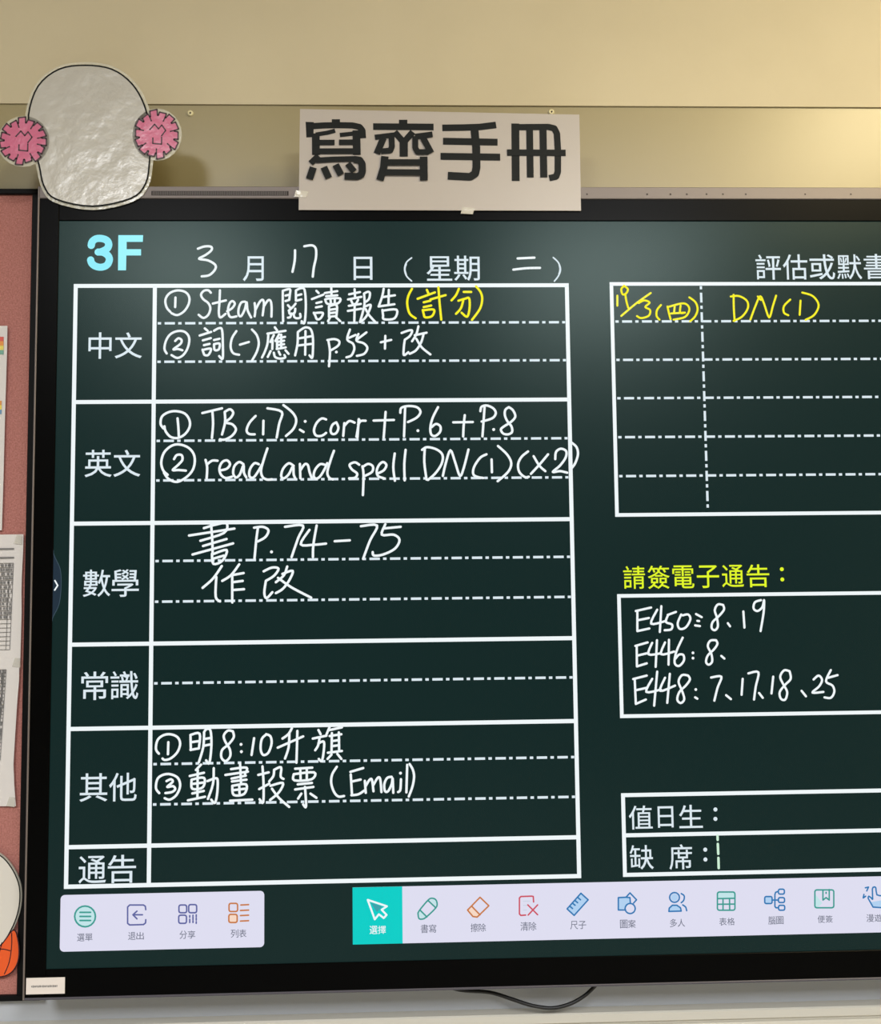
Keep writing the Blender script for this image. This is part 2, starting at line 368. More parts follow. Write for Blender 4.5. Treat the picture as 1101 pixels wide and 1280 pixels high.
for (nm, col, lb, gs) in PRINT:
    g0 = group_part(nm, lb, gs[0][1], gs[0][4]); mt = M_YEL2 if col == 'yellow' else M_PRINT
    for g in gs:
        m = MB(); put(m, *g, Y1, .004); m.build('printed_character', mt, g0)
    if lb in DOTS:
        m = MB()
        for q in DOTS[lb]: m.disc(*P(*q), 2.5*PX, Y1)
        m.build('printed_colon', mt, g0)
    if nm == 'printed_date':
        for a_, b_ in (([(72, 162), (40, 190), (28, 232), (40, 275), (72, 307)], [(40, 200), (31, 232), (40, 270)]), ([(958, 160), (990, 192), (1003, 235), (990, 275), (965, 308)], [(994, 205), (999, 235), (992, 265)])):
            m = MB(); S(m, 500, 290, 5.0045, 1.9, a_, Y=Y1); S(m, 500, 290, 5.0045, 1.5, b_, Y=Y1); m.build('printed_bracket', mt, g0)
m = MB()
S(m, 80, 280, 5.0045, 1, Y=Y1)
q = [(340, 70), (495, 70), (493, 112), (392, 112), (392, 158), (482, 158), (482, 197), (390, 197), (388, 290), (338, 290)]
m.poly([P(80+x/5.0045, 280+y/5.0045) for x, y in q], Y1)
pts = [P(80+x/5.0045, 280+y/5.0045) for x, y in smooth([(170, 140), (176, 112), (200, 93), (235, 91), (268, 103), (280, 130), (266, 158), (228, 176)])]
m.ribbon(pts, 9.2*PX, Y1, cap=False)
pts = [P(80+x/5.0045, 280+y/5.0045) for x, y in smooth([(206, 176), (245, 178), (275, 198), (284, 225), (268, 258), (230, 271), (192, 262), (172, 243), (166, 220)])]
m.ribbon(pts, 9.0*PX, Y1, cap=False)
m.build('printed_class_name', M_CYAN, screen, 'bold cyan 3F')
m = MB(); h = 1.5*PX
S(m, 760, 980, 5.505, 3.0, [(752, 356), (753, 384)], [(754, 412), (757, 480)], [(758, 508), (760, 578)], sm=0)
m.build('vertical_mark', M_CUR, screen, 'three pale green dashes after the colon')

# handwriting, stroke by stroke --------------------------------------
def hand(label, mt, wd, *groups):
    st = [[(ox+x/s, oy+y/s) for x, y in q] for (ox, oy, s, sts) in groups for q in sts]
    g0 = group_part('handwritten_note', label, *st[0][0])
    cl = [[min(p[0] for p in q), max(p[0] for p in q), min(p[1] for p in q), [q]] for q in st]
    again = True
    while again:                                   # strokes that overlap sideways belong to one character
        again = False
        for i in range(len(cl)):
            for j in range(i+1, len(cl)):
                a, b = cl[i], cl[j]
                if min(a[1], b[1])-max(a[0], b[0]) > -1.6:
                    cl[i] = [min(a[0], b[0]), max(a[1], b[1]), min(a[2], b[2]), a[3]+b[3]]; del cl[j]; again = True; break
            if again: break
    for c in sorted(cl, key=lambda c: c[0]):
        m = MB(); S(m, 0, 0, 1, wd, *c[3]); m.build('handwritten_character', mt, g0)
K = 5.0045
hand('handwritten date 3, 17 and 二', M_WHITE, 3.0,
 (80, 280, K, [[(838, 155), (880, 141), (920, 143), (922, 165), (885, 195), (845, 218), (900, 228), (945, 255), (945, 285), (910, 320), (862, 328)]]),
 (290, 280, K, [[(394, 165), (392, 230), (378, 300)], [(452, 140), (500, 134), (524, 155), (525, 210), (512, 270), (505, 330)]]),
 (500, 290, K, [[(735, 166), (840, 161)], [(708, 236), (790, 227), (875, 225)]]))
hand('handwritten line 1 Steam 閱讀報告', M_WHITE, 2.9,
 (200, 350, K, [[(65, 200), (42, 172), (34, 125), (58, 85), (105, 66), (155, 74), (182, 105), (180, 150), (150, 197), (108, 220), (72, 208)], [(97, 110), (95, 170)],
  [(318, 80), (302, 65), (275, 68), (257, 92), (270, 120), (302, 145), (315, 178), (302, 218), (272, 238), (242, 218)],
  [(375, 65), (372, 140), (368, 205), (378, 235), (410, 212)], [(330, 148), (412, 128)],
  [(420, 196), (452, 176), (468, 148), (452, 132), (434, 150), (425, 195), (440, 232), (478, 228)],
  [(532, 136), (508, 142), (492, 180), (492, 218), (508, 226), (530, 185), (542, 140), (548, 190), (570, 235)],
  [(592, 145), (596, 190), (592, 228)], [(596, 190), (622, 140), (642, 124), (650, 150), (642, 222)], [(650, 165), (675, 128), (692, 132), (698, 170), (697, 230)],
  [(768, 68), (768, 160), (770, 260)], [(768, 68), (812, 58), (812, 92), (808, 124)], [(785, 98), (810, 92)], [(785, 132), (808, 125)],
  [(850, 68), (850, 130)], [(850, 66), (880, 52), (904, 62), (912, 150), (908, 240), (900, 272), (886, 258)], [(852, 98), (884, 90)], [(852, 130), (884, 122)],
  [(800, 158), (818, 178)], [(848, 148), (832, 168), (805, 192)], [(808, 192), (812, 212), (840, 208), (846, 180)], [(822, 210), (815, 232), (800, 236)], [(836, 208), (840, 232), (858, 240), (878, 234), (876, 212)],
  [(978, 68), (992, 82)], [(950, 120), (1022, 92)], [(978, 145), (1010, 137)], [(975, 172), (1012, 165)], [(962, 205), (972, 225), (982, 246), (1004, 240), (1018, 206), (962, 208)]]),
 (400, 350, K, [[(70, 45), (72, 98)], [(30, 82), (108, 70)], [(38, 102), (108, 96)], [(32, 122), (60, 116), (125, 116), (112, 146), (48, 150), (32, 122)], [(65, 120), (68, 148)], [(92, 118), (92, 146)],
  [(56, 165), (56, 232)], [(56, 165), (104, 158), (102, 230)], [(58, 187), (102, 181)], [(58, 208), (102, 203)], [(56, 230), (102, 226)], [(62, 236), (50, 258)], [(100, 234), (126, 258)],
  [(216, 58), (219, 110)], [(182, 90), (250, 76)], [(175, 122), (258, 106)], [(194, 128), (204, 150)], [(238, 124), (226, 148)], [(180, 162), (255, 150)], [(174, 194), (258, 180)], [(217, 150), (214, 265)],
  [(275, 85), (278, 150), (265, 210), (250, 262)], [(275, 85), (300, 74), (312, 84), (306, 118), (288, 136)], [(278, 168), (316, 156), (304, 200), (280, 240), (250, 264)], [(285, 182), (308, 222), (350, 268)],
  [(398, 55), (388, 105), (368, 162)], [(388, 108), (468, 96)], [(430, 62), (428, 155)], [(366, 166), (465, 152)], [(390, 188), (394, 220), (400, 246), (466, 240), (478, 186), (392, 192)]]))
hand('yellow handwritten (計分)', M_YEL, 2.9,
 (400, 350, K, [[(575, 55), (552, 100), (545, 150), (560, 210), (598, 240)], [(668, 62), (680, 90)], [(610, 118), (718, 78)], [(648, 140), (690, 130)], [(648, 170), (695, 160)],
  [(642, 188), (648, 212), (658, 234), (700, 226), (712, 186), (645, 190)], [(690, 122), (785, 95)], [(740, 45), (748, 150), (758, 248)],
  [(868, 55), (850, 95), (822, 128)], [(898, 75), (945, 75)], [(865, 130), (905, 118), (932, 115), (935, 175), (920, 230), (885, 205)], [(895, 130), (880, 178), (850, 212)],
  [(975, 40), (1003, 75), (1014, 118), (1000, 180), (950, 250)]]))
hand('handwritten line 2 詞(一)應用 p.55 + 改', M_WHITE, 2.9,
 (200, 350, K, [[(42, 460), (28, 430), (38, 380), (65, 340), (110, 320), (155, 325), (182, 360), (177, 415), (150, 465), (110, 488), (72, 470)], [(95, 382), (115, 365), (135, 376), (128, 400), (84, 434), (112, 432), (140, 440)],
  [(280, 303), (298, 318)], [(248, 348), (320, 325)], [(268, 378), (318, 364)], [(275, 408), (310, 400)], [(266, 436), (272, 455), (280, 470), (304, 468), (318, 430), (268, 438)],
  [(338, 318), (368, 302), (388, 312), (393, 400), (392, 492), (370, 476)], [(338, 376), (372, 368)], [(338, 402), (342, 438), (368, 434), (372, 398), (338, 402)],
  [(478, 320), (450, 365), (442, 420), (458, 458), (495, 468)], [(500, 405), (556, 388)], [(575, 310), (605, 345), (618, 395), (605, 450), (575, 505)],
  [(718, 296), (732, 315)], [(672, 336), (785, 318)], [(678, 338), (672, 400), (655, 450), (638, 485)], [(712, 345), (690, 388)], [(704, 375), (702, 432)],
  [(745, 340), (722, 382)], [(732, 366), (732, 430)], [(735, 366), (782, 356)], [(735, 388), (776, 380)], [(735, 408), (776, 402)], [(730, 432), (786, 422)], [(758, 342), (758, 425)],
  [(692, 445), (674, 482)], [(712, 455), (720, 482), (750, 492), (782, 486), (778, 470)], [(742, 448), (752, 468)], [(785, 440), (804, 462)],
  [(862, 330), (860, 400), (845, 472)], [(862, 326), (905, 298), (940, 306), (955, 350), (957, 420), (952, 486), (935, 472)], [(866, 366), (948, 352)], [(864, 410), (948, 400)], [(910, 320), (908, 468)]]),
 (400, 350, K, [[(52, 380), (62, 450), (56, 540)], [(46, 376), (90, 370), (120, 384), (112, 412), (68, 440)], [(102, 451)],
  [(187, 310), (170, 372), (205, 398), (214, 432), (196, 472), (165, 484)], [(182, 362), (222, 344)], [(240, 338), (228, 380), (272, 396), (296, 425), (276, 462), (230, 475)], [(232, 372), (290, 328)],
  [(408, 350), (406, 430)], [(380, 390), (445, 375)],
  [(510, 332), (555, 316), (576, 318), (562, 350), (530, 374)], [(530, 374), (524, 420), (524, 470), (552, 452)], [(615, 290), (602, 340), (575, 384)], [(592, 346), (666, 330)], [(648, 336), (632, 390), (600, 440), (560, 462)], [(602, 368), (636, 422), (690, 466)]]))
hand('handwritten line 1 TB (17): corr + P.6 + P.8', M_WHITE, 3.0,
 (190, 500, K, [[(72, 178), (54, 150), (62, 105), (100, 78), (150, 70), (205, 85), (234, 125), (235, 170), (205, 215), (160, 238), (115, 230), (85, 195), (78, 165)], [(160, 115), (165, 170), (168, 225)],
  [(315, 82), (438, 52)], [(378, 75), (382, 150), (375, 238)], [(455, 75), (457, 140), (438, 216)], [(455, 75), (488, 58), (508, 80), (492, 112), (460, 140), (502, 152), (525, 185), (500, 224), (455, 248), (425, 246)],
  [(648, 100), (610, 142), (592, 188), (606, 212), (642, 215)], [(697, 130), (695, 215)], [(722, 52), (812, 75), (795, 150), (780, 235)], [(822, 32), (878, 78), (902, 125), (885, 180), (838, 225)], [(958, 134)], [(925, 186), (948, 200)]]),
 (380, 500, K, [[(138, 122), (110, 116), (78, 145), (62, 190), (75, 222), (110, 224), (138, 206)], [(202, 140), (178, 155), (166, 190), (176, 212), (200, 208), (215, 175), (202, 140)],
  [(252, 145), (245, 225)], [(250, 165), (282, 132), (316, 142)], [(342, 120), (334, 235)], [(346, 124), (328, 230)], [(338, 155), (355, 132), (385, 130)], [(435, 129), (562, 125)], [(510, 75), (498, 235)],
  [(632, 50), (625, 228)], [(602, 80), (608, 50), (650, 38), (705, 45), (728, 75), (705, 110), (650, 138)], [(712, 192)], [(838, 45), (805, 110), (790, 170), (795, 215), (820, 225), (850, 200), (852, 165), (825, 150), (798, 170)],
  [(933, 140), (1055, 138)], [(1005, 95), (998, 160), (995, 228)]]),
 (520, 500, K, [[(428, 45), (415, 228)], [(402, 70), (410, 42), (445, 35), (485, 55), (498, 85), (475, 115), (410, 135)], [(485, 185)],
  [(580, 45), (558, 62), (555, 95), (570, 132), (596, 165), (600, 200), (575, 215), (545, 210), (530, 185), (550, 165), (590, 140), (620, 105), (606, 65), (580, 45)]]))
hand('handwritten line 2 read and spell DN(1) (x2)', M_WHITE, 3.0,
 (190, 500, K, [[(98, 468), (70, 440), (58, 390), (75, 330), (120, 288), (170, 278), (230, 300), (265, 350), (262, 420), (225, 475), (160, 512), (105, 495), (75, 455)],
  [(138, 370), (155, 345), (185, 345), (190, 375), (165, 405), (130, 438), (165, 438), (212, 442)],
  [(335, 375), (345, 420), (342, 490)], [(343, 405), (375, 380), (410, 380)], [(430, 440), (468, 430), (488, 402), (470, 378), (440, 388), (422, 425), (430, 465), (460, 488), (500, 480)],
  [(572, 402), (545, 388), (515, 415), (508, 460), (525, 485), (550, 465), (572, 408), (575, 455), (590, 484)], [(668, 402), (640, 396), (612, 435), (610, 478), (635, 485), (665, 445), (690, 400)], [(722, 303), (700, 370), (682, 440), (692, 482), (720, 498), (750, 496)],
  [(886, 412), (855, 396), (820, 430), (808, 475), (825, 490), (855, 465), (882, 415), (886, 465), (896, 490)], [(925, 400), (928, 490)], [(928, 440), (955, 402), (975, 408), (985, 450), (1000, 490)]]),
 (380, 500, K, [[(130, 405), (100, 402), (70, 435), (60, 475), (75, 492), (100, 478), (130, 430), (145, 395)], [(187, 318), (165, 380), (146, 450), (156, 485), (180, 497)],
  [(345, 405), (318, 390), (285, 405), (300, 435), (332, 460), (320, 486), (282, 490)], [(365, 415), (372, 470), (368, 595)], [(366, 420), (400, 400), (430, 415), (425, 450), (380, 475)],
  [(460, 460), (498, 440), (515, 408), (495, 388), (470, 405), (455, 440), (462, 475), (500, 490)], [(567, 335), (558, 420), (568, 505)], [(635, 312), (627, 400), (629, 503)],
  [(755, 302), (752, 390), (766, 498)], [(738, 312), (770, 295), (830, 310), (866, 345), (860, 400), (820, 460), (775, 500)], [(868, 475), (885, 400), (915, 315), (945, 390), (975, 475), (1000, 420), (1028, 310)]]),
 (520, 500, K, [[(440, 340), (400, 362), (362, 420), (358, 465), (385, 482), (420, 488)], [(472, 372), (474, 452)], [(512, 288), (568, 340), (595, 395), (575, 450), (510, 508)], [(700, 322), (660, 355), (638, 400), (645, 450), (680, 482), (705, 480)],
  [(735, 352), (770, 410), (808, 445)], [(825, 340), (775, 400), (718, 462)], [(870, 370), (875, 325), (905, 305), (938, 320), (935, 360), (900, 410), (855, 450), (900, 445), (945, 455)], [(970, 265), (1003, 295), (1012, 340), (995, 395), (970, 430)]]))
K3 = 3.67
hand('handwritten 書 P.74-75', M_WHITE, 3.0,
 (220, 640, K3, [[(128, 74), (182, 58), (232, 52), (220, 96), (112, 132)], [(60, 108), (268, 76)], [(124, 156), (232, 124)], [(76, 195), (262, 144)], [(160, 46), (166, 120), (168, 190)], [(165, 192), (172, 238), (214, 222), (232, 174), (165, 195)], [(172, 214), (220, 200)],
  [(376, 70), (368, 130), (360, 215)], [(358, 72), (398, 68), (424, 84), (410, 115), (375, 135)], [(438, 183)], [(500, 68), (582, 62), (560, 120), (530, 207)], [(612, 82), (572, 148), (635, 150), (688, 145)], [(645, 62), (630, 150), (628, 207)],
  [(728, 134), (797, 130)], [(848, 65), (922, 62), (890, 130), (858, 215)], [(960, 56), (944, 104), (998, 104), (1025, 128), (1004, 168), (950, 195), (908, 200), (902, 184)], [(956, 75), (1030, 68)]]))
hand('handwritten 作改', M_WHITE, 3.0,
 (220, 640, K3, [[(210, 248), (170, 305), (122, 348)], [(185, 298), (182, 388), (202, 410)], [(290, 240), (252, 290), (212, 316)], [(258, 290), (258, 415)], [(255, 290), (310, 280)], [(260, 322), (306, 316)], [(260, 358), (312, 354)],
  [(402, 272), (440, 255), (470, 260), (450, 292), (412, 316)], [(412, 318), (405, 370), (415, 395), (442, 368)], [(510, 250), (495, 290), (458, 322)], [(488, 284), (535, 270), (520, 312), (490, 352), (458, 372)], [(468, 302), (530, 346), (620, 393)]]))
K4 = 4.404
hand('handwritten line 1 明8:10升旗', M_WHITE, 2.9,
 (190, 900, K4, [[(38, 185), (22, 160), (30, 112), (60, 85), (100, 78), (140, 94), (155, 130), (140, 176), (105, 210), (72, 220), (58, 212)], [(90, 122), (88, 188)],
  [(212, 82), (214, 165)], [(212, 82), (262, 75), (258, 156)], [(215, 122), (258, 116)], [(212, 164), (258, 156)], [(287, 72), (282, 150), (258, 232)], [(286, 68), (300, 50), (322, 58), (327, 140), (316, 236), (298, 222)], [(287, 105), (324, 98)], [(284, 142), (322, 134)],
  [(445, 62), (418, 58), (395, 85), (404, 120), (428, 160), (430, 200), (405, 226), (382, 206), (386, 165), (420, 135), (450, 95), (445, 62)], [(490, 134)], [(492, 174)], [(562, 100), (548, 192)],
  [(628, 80), (604, 105), (598, 160), (612, 192), (640, 180), (658, 130), (652, 90), (628, 78)], [(770, 45), (750, 78), (718, 102)], [(692, 152), (832, 90)], [(756, 75), (752, 150), (732, 212)], [(800, 60), (798, 140), (795, 235)],
  [(916, 55), (928, 78)], [(885, 102), (960, 86)], [(922, 100), (914, 140), (898, 166)], [(916, 128), (946, 120), (944, 180), (934, 226), (918, 214)], [(980, 32), (960, 80)], [(972, 56), (1045, 40)], [(978, 88), (1042, 78)], [(990, 72), (988, 175)], [(1028, 68), (1030, 170)], [(990, 116), (1030, 110)], [(990, 144), (1030, 138)], [(968, 180), (1045, 170)], [(988, 190), (966, 214)], [(1020, 186), (1042, 214)]]))
hand('handwritten line 2 動畫投票 (Email)', M_WHITE, 2.9,
 (190, 900, K4, [[(40, 402), (22, 375), (30, 325), (60, 302), (100, 298), (142, 318), (155, 362), (135, 412), (98, 438), (70, 430)], [(80, 336), (104, 326), (114, 340), (84, 368), (116, 364), (128, 380), (110, 396), (74, 402)],
  [(270, 245), (242, 275)], [(208, 308), (286, 290)], [(218, 328), (222, 378), (280, 370), (286, 318), (218, 328)], [(220, 352), (282, 344)], [(252, 275), (250, 425)], [(222, 404), (285, 390)], [(198, 442), (292, 422)], [(305, 336), (352, 320), (362, 340), (358, 410), (346, 456), (326, 438)], [(340, 265), (336, 350), (308, 434)],
  [(485, 240), (490, 345)], [(435, 270), (520, 262), (512, 296)], [(404, 302), (528, 284)], [(438, 322), (516, 306)], [(440, 338), (520, 328)], [(442, 362), (450, 412), (508, 406), (518, 354), (442, 362)], [(448, 386), (512, 378)], [(480, 356), (482, 406)], [(430, 444), (552, 438)],
  [(608, 255), (614, 350), (612, 452), (592, 436)], [(585, 302), (642, 288)], [(590, 380), (646, 350)], [(672, 276), (668, 308), (645, 338)], [(672, 274), (710, 260), (708, 310), (724, 324)], [(652, 362), (720, 346), (700, 396), (650, 440)], [(660, 378), (700, 430), (755, 478)],
  [(788, 268), (882, 262)], [(780, 298), (784, 332), (878, 326), (892, 288), (780, 298)], [(816, 270), (818, 328)], [(852, 266), (852, 325)], [(802, 354), (880, 346)], [(788, 382), (888, 368)], [(842, 368), (848, 475), (832, 464)], [(822, 405), (804, 432)], [(872, 405), (905, 428)]]),
 (380, 940, K, [[(205, 92), (176, 140), (170, 195), (188, 250), (215, 278), (250, 275)], [(290, 124), (370, 100)], [(292, 140), (300, 270)], [(300, 184), (354, 172)], [(296, 270), (340, 264), (378, 240)],
  [(380, 180), (386, 255)], [(386, 212), (406, 178), (424, 172), (434, 245)], [(434, 206), (460, 162), (476, 168), (484, 250)], [(548, 155), (520, 162), (502, 200), (506, 244), (526, 244), (548, 200), (554, 165), (558, 255)], [(606, 170), (602, 236), (588, 250)], [(603, 132)], [(645, 80), (640, 252)], [(660, 75), (680, 110), (688, 155), (678, 215), (655, 278)]]))
hand('yellow handwritten 19/3 (四) DN(1)', M_YEL, 2.6,
 (760, 350, K3, [[(42, 72), (42, 118)], [(72, 28), (60, 42), (66, 66), (82, 62), (90, 42), (72, 26)], [(78, 64), (84, 100), (92, 128)], [(60, 165), (128, 108), (195, 60)], [(140, 106), (165, 94), (190, 104), (170, 124), (192, 138), (186, 164), (152, 175), (132, 166)],
  [(242, 115), (224, 138), (222, 165), (235, 182)], [(272, 122), (278, 150), (286, 180)], [(275, 124), (335, 108), (362, 114), (372, 138), (352, 170), (300, 182)], [(305, 120), (302, 152)], [(332, 118), (330, 150), (352, 150)], [(288, 154), (350, 150)], [(372, 80), (400, 102), (410, 135), (398, 168), (375, 190)],
  [(575, 68), (576, 130), (580, 188)], [(562, 76), (600, 74), (636, 96), (640, 130), (614, 168), (575, 188)], [(652, 182), (675, 120), (697, 75), (715, 110), (738, 172), (755, 120), (770, 72)], [(686, 76), (700, 92)], [(835, 90), (806, 120), (806, 150), (826, 162)], [(882, 95), (878, 160)], [(890, 58), (938, 74), (965, 115), (945, 160), (905, 183)]]))
hand('handwritten E450: 8、19', M_WHITE, 2.8,
 (770, 700, K3, [[(90, 234), (160, 218)], [(97, 236), (97, 326)], [(100, 276), (150, 266)], [(97, 326), (152, 314)], [(188, 228), (160, 292), (226, 280)], [(207, 212), (200, 330)], [(238, 252), (228, 284), (256, 296), (252, 318), (222, 322)], [(236, 252), (274, 238)],
  [(298, 250), (282, 290), (292, 316), (320, 308), (340, 272), (330, 250), (305, 254)], [(366, 248), (392, 262)], [(372, 279), (380, 280)], [(362, 300), (384, 303)],
  [(490, 206), (466, 204), (452, 230), (462, 265), (466, 305), (452, 322), (438, 312), (442, 285), (470, 258), (494, 228), (490, 206)], [(512, 290), (522, 304)], [(583, 236), (588, 310)], [(664, 184), (636, 194), (630, 222), (648, 234), (670, 216), (678, 184), (676, 240), (662, 326)]]))
hand('handwritten E446: 8.', M_WHITE, 2.8,
 (770, 700, K3, [[(88, 394), (144, 378)], [(94, 396), (95, 488)], [(98, 438), (140, 428)], [(95, 488), (140, 474)], [(165, 380), (148, 432), (204, 428)], [(187, 368), (181, 490)], [(224, 378), (206, 432), (266, 420)], [(242, 366), (240, 480)],
  [(305, 356), (276, 420), (268, 472), (288, 486), (310, 462), (308, 436), (288, 434), (272, 452)], [(352, 426)], [(352, 450)], [(458, 368), (432, 370), (420, 395), (436, 430), (440, 465), (425, 480), (412, 468), (420, 438), (448, 410), (464, 385), (458, 368)], [(482, 440), (496, 452)]]))
hand('handwritten E448: 7、17、18、25', M_WHITE, 2.8,
 (770, 700, K3, [[(78, 546), (140, 530)], [(85, 548), (90, 660)], [(92, 597), (140, 586)], [(90, 660), (136, 640)], [(165, 545), (138, 605), (205, 594)], [(188, 512), (174, 668)], [(224, 540), (202, 600), (270, 576)], [(246, 522), (234, 655)],
  [(330, 530), (302, 528), (286, 558), (302, 600), (312, 638), (296, 656), (280, 640), (290, 605), (320, 575), (338, 548), (330, 530)], [(365, 594)], [(362, 630), (372, 636)], [(435, 539), (482, 535), (465, 585), (450, 645)], [(504, 620), (526, 638)], [(580, 545), (575, 618)],
  [(606, 520), (652, 515), (640, 580), (632, 640)], [(655, 610), (672, 632)], [(720, 535), (712, 612)], [(795, 510), (770, 506), (752, 535), (766, 570), (784, 605), (775, 640), (755, 636), (750, 605), (775, 572), (800, 545), (795, 510)], [(850, 600), (870, 625)],
  [(905, 548), (928, 530), (944, 550), (930, 580), (900, 608), (950, 605)], [(984, 505), (962, 556), (992, 576), (1000, 605), (984, 632), (955, 630)], [(972, 540), (1015, 528)]]))

# side tab -------------------------------------------------------------
m = MB()
arc = smooth([P(57+8.5, 688), P(69, 697), P(75.5, 712), P(76.5, 733), P(74, 755), P(67, 770), P(64.5, 776)])
arc = [(max(a, SL), b) for a, b in arc]
body_ = [p for p in arc if p[0] > SL+1e-5]
m.poly([(SL, body_[0][1]+.002)]+body_+[(SL, body_[-1][1]-.002)], Y1)
t = m.build('side_tab', M_TAB, disp, 'dark slate pull-out tab at the left edge of the picture')
MB().ribbon(arc, .8*PX, Y2).build('tab_rim', M_TABL, t)
m = MB(); S(m, 0, 650, 3.459, 1.8, [(238, 262), (250, 283), (237, 303)], sm=0, Y=Y3); m.build('tab_arrow', M_WHITE, t)

# toolbars ---------------------------------------------------------------
def rrect(x0, x1, z0, z1, r, n=5, skip=()):
    out = []
    for k, (cx, cz, a) in enumerate(((x1-r, z1-r, 0), (x0+r, z1-r, 90), (x0+r, z0+r, 180), (x1-r, z0+r, 270))):
        if k in skip: out.append(((x1 if k in (0, 3) else x0), (z1 if k < 2 else z0))); continue
        for i in range(n+1):
            t = math.radians(a+90*i/n); out.append((cx+r*math.cos(t), cz+r*math.sin(t)))
    return out
lx0, lx1 = xavg((76, 1120), (74.5, 1189)), xavg((330, 1113), (330.5, 1183)); lz1, lz0 = zavg((76, 1119.5), (329, 1112.7)), zavg((76, 1190), (329, 1183.5))
lb = MB().poly(rrect(lx0, lx1, lz0, lz1, 5*PX), Y1).build('toolbar', M_BAR, disp, 'short pale toolbar with four icons at the lower left')
rx0 = xavg((440.5, 1110), (441, 1181)); rx1 = P(1101, 1130)[0]+.10
rz1, rz0 = zavg((441, 1110), (1101, 1094.5)), zavg((441, 1181), (1101, 1165))
rb = MB().poly(rrect(rx0, rx1, rz0, rz1, 5*PX, skip=(1, 2)), Y1).build('toolbar', M_BAR, disp, 'long pale toolbar of drawing tools along the bottom')
sx = P(503, 1145)[0]
MB().poly([(rx0, rz0), (sx, rz0), (sx, rz1), (rx0, rz1)], Y2).build('selected_tile', M_TEAL, rb, 'teal tile behind the selected arrow tool')
def circ(cx, cy, r, n=20, a0=0, a1=360, ry=None):
    ry = ry or r; return [(cx+r*math.cos(math.radians(a0+(a1-a0)*k/n)), cy+ry*math.sin(math.radians(a0+(a1-a0)*k/n))) for k in range(n+1)]
def rr(x0, y0, x1, y1, r=8):
    return [(x0+r, y0), (x1-r, y0), (x1-r*.3, y0+r*.3), (x1, y0+r), (x1, y1-r), (x1-r*.3, y1-r*.3), (x1-r, y1), (x0+r, y1), (x0+r*.3, y1-r*.3), (x0, y1-r), (x0, y0+r), (x0+r*.3, y0+r*.3), (x0+r, y0)]
def icon(par, ox, oy, s, line, pale, wd, strokes, fills=(), label=None):
    m = MB()
    for fpts in fills: m.poly([P(ox+x/s, oy+y/s) for x, y in (fpts[:-1] if fpts[0] == fpts[-1] else fpts)], Y3, 1)
    k = len(m.f)
    for st in strokes: m.ribbon([P(ox+x/s, oy+y/s) for x, y in st], 1.15*wd*PX, Y4)
    m.build('tool_icon', [line, pale], par, label)
a = (60, 1100, 3.932)
icon(lb, *a, M_IGR, M_IGRL, 1.7, [circ(183, 178, 51), [(158, 158), (210, 158)], [(158, 178), (210, 178)], [(158, 198), (210, 198)]], [circ(183, 178, 49)], 'green round menu icon with three bars')
icon(lb, *a, M_IPU, M_IPUL, 1.6, [[(481, 145), (479, 128), (470, 122), (402, 122), (392, 132), (392, 212), (402, 220), (470, 218), (480, 210), (481, 194)], [(418, 170), (465, 170)], [(438, 152), (418, 170), (438, 190)]], (), 'purple exit icon with left arrow')
icon(lb, *a, M_IPU, M_IPUL, 1.6, [rr(644, 122, 682, 160), rr(692, 120, 731, 160), rr(643, 172, 681, 212)] + [[(x, y), (x, y+h)] for x, y, h in ((697, 174, 8), (697, 192, 16), (713, 172, 22), (713, 200, 8), (729, 170, 10), (729, 186, 10), (729, 204, 8))], (), 'purple share icon of small squares')
icon(lb, *a, M_IOR, M_IORL, 1.6, [rr(890, 114, 932, 154), rr(889, 168, 930, 208), [(948, 122), (986, 120)], [(946, 149), (986, 147)], [(946, 174), (986, 172)], [(946, 201), (986, 199)]], [rr(889, 168, 930, 208)], 'orange list icon')
a = (430, 1095, K)
icon(rb, *a, M_WHITE, scr('arrow_fill_teal', (60, 160, 170)), 2.0, [[(148, 148), (268, 188), (235, 210), (266, 242), (248, 262), (218, 238), (192, 270), (148, 148)]], [[(165, 165), (240, 190), (205, 225)]], 'white arrow pointer icon')
icon(rb, *a, M_IGR, M_IGRL, 1.6, [smooth([(462, 230), (478, 205), (525, 150), (548, 138), (572, 146), (582, 172), (572, 200), (515, 255), (490, 268), (468, 264), (462, 230)], 3), [(525, 152), (574, 198)], [(475, 212), (518, 255)]], [[(535, 150), (560, 145), (578, 165), (572, 188)], [(466, 235), (476, 220), (510, 255), (480, 262)]], 'green pen icon')
icon(rb, *a, M_IOR, M_IORL, 1.6, [[(772, 212), (850, 132), (905, 185), (832, 256), (805, 252), (772, 212)], [(800, 190), (850, 242)]], [[(776, 212), (802, 194), (845, 242), (830, 252), (806, 250)]], 'orange eraser icon')
a = (630, 1095, 4.404)
icon(rb, *a, M_IRE, M_IREL, 1.6, [[(162, 142), (160, 112), (152, 110), (92, 112), (84, 120), (84, 208), (92, 216), (118, 214)], [(130, 158), (184, 212)], [(184, 158), (132, 214)]], [[(104, 135), (142, 135), (142, 141), (104, 141)], [(104, 158), (128, 158), (128, 164), (104, 164)], [(104, 184), (124, 184), (124, 190), (104, 190)]], 'red clear page icon with cross')
icon(rb, *a, M_IBL, M_IBLL, 1.6, [[(346, 180), (422, 94), (462, 130), (385, 216), (346, 180)], [(362, 166), (376, 178)], [(378, 150), (390, 160)], [(392, 136), (404, 146)], [(406, 118), (420, 130)]], [[(350, 180), (422, 98), (456, 130), (385, 212)]], 'blue ruler icon')
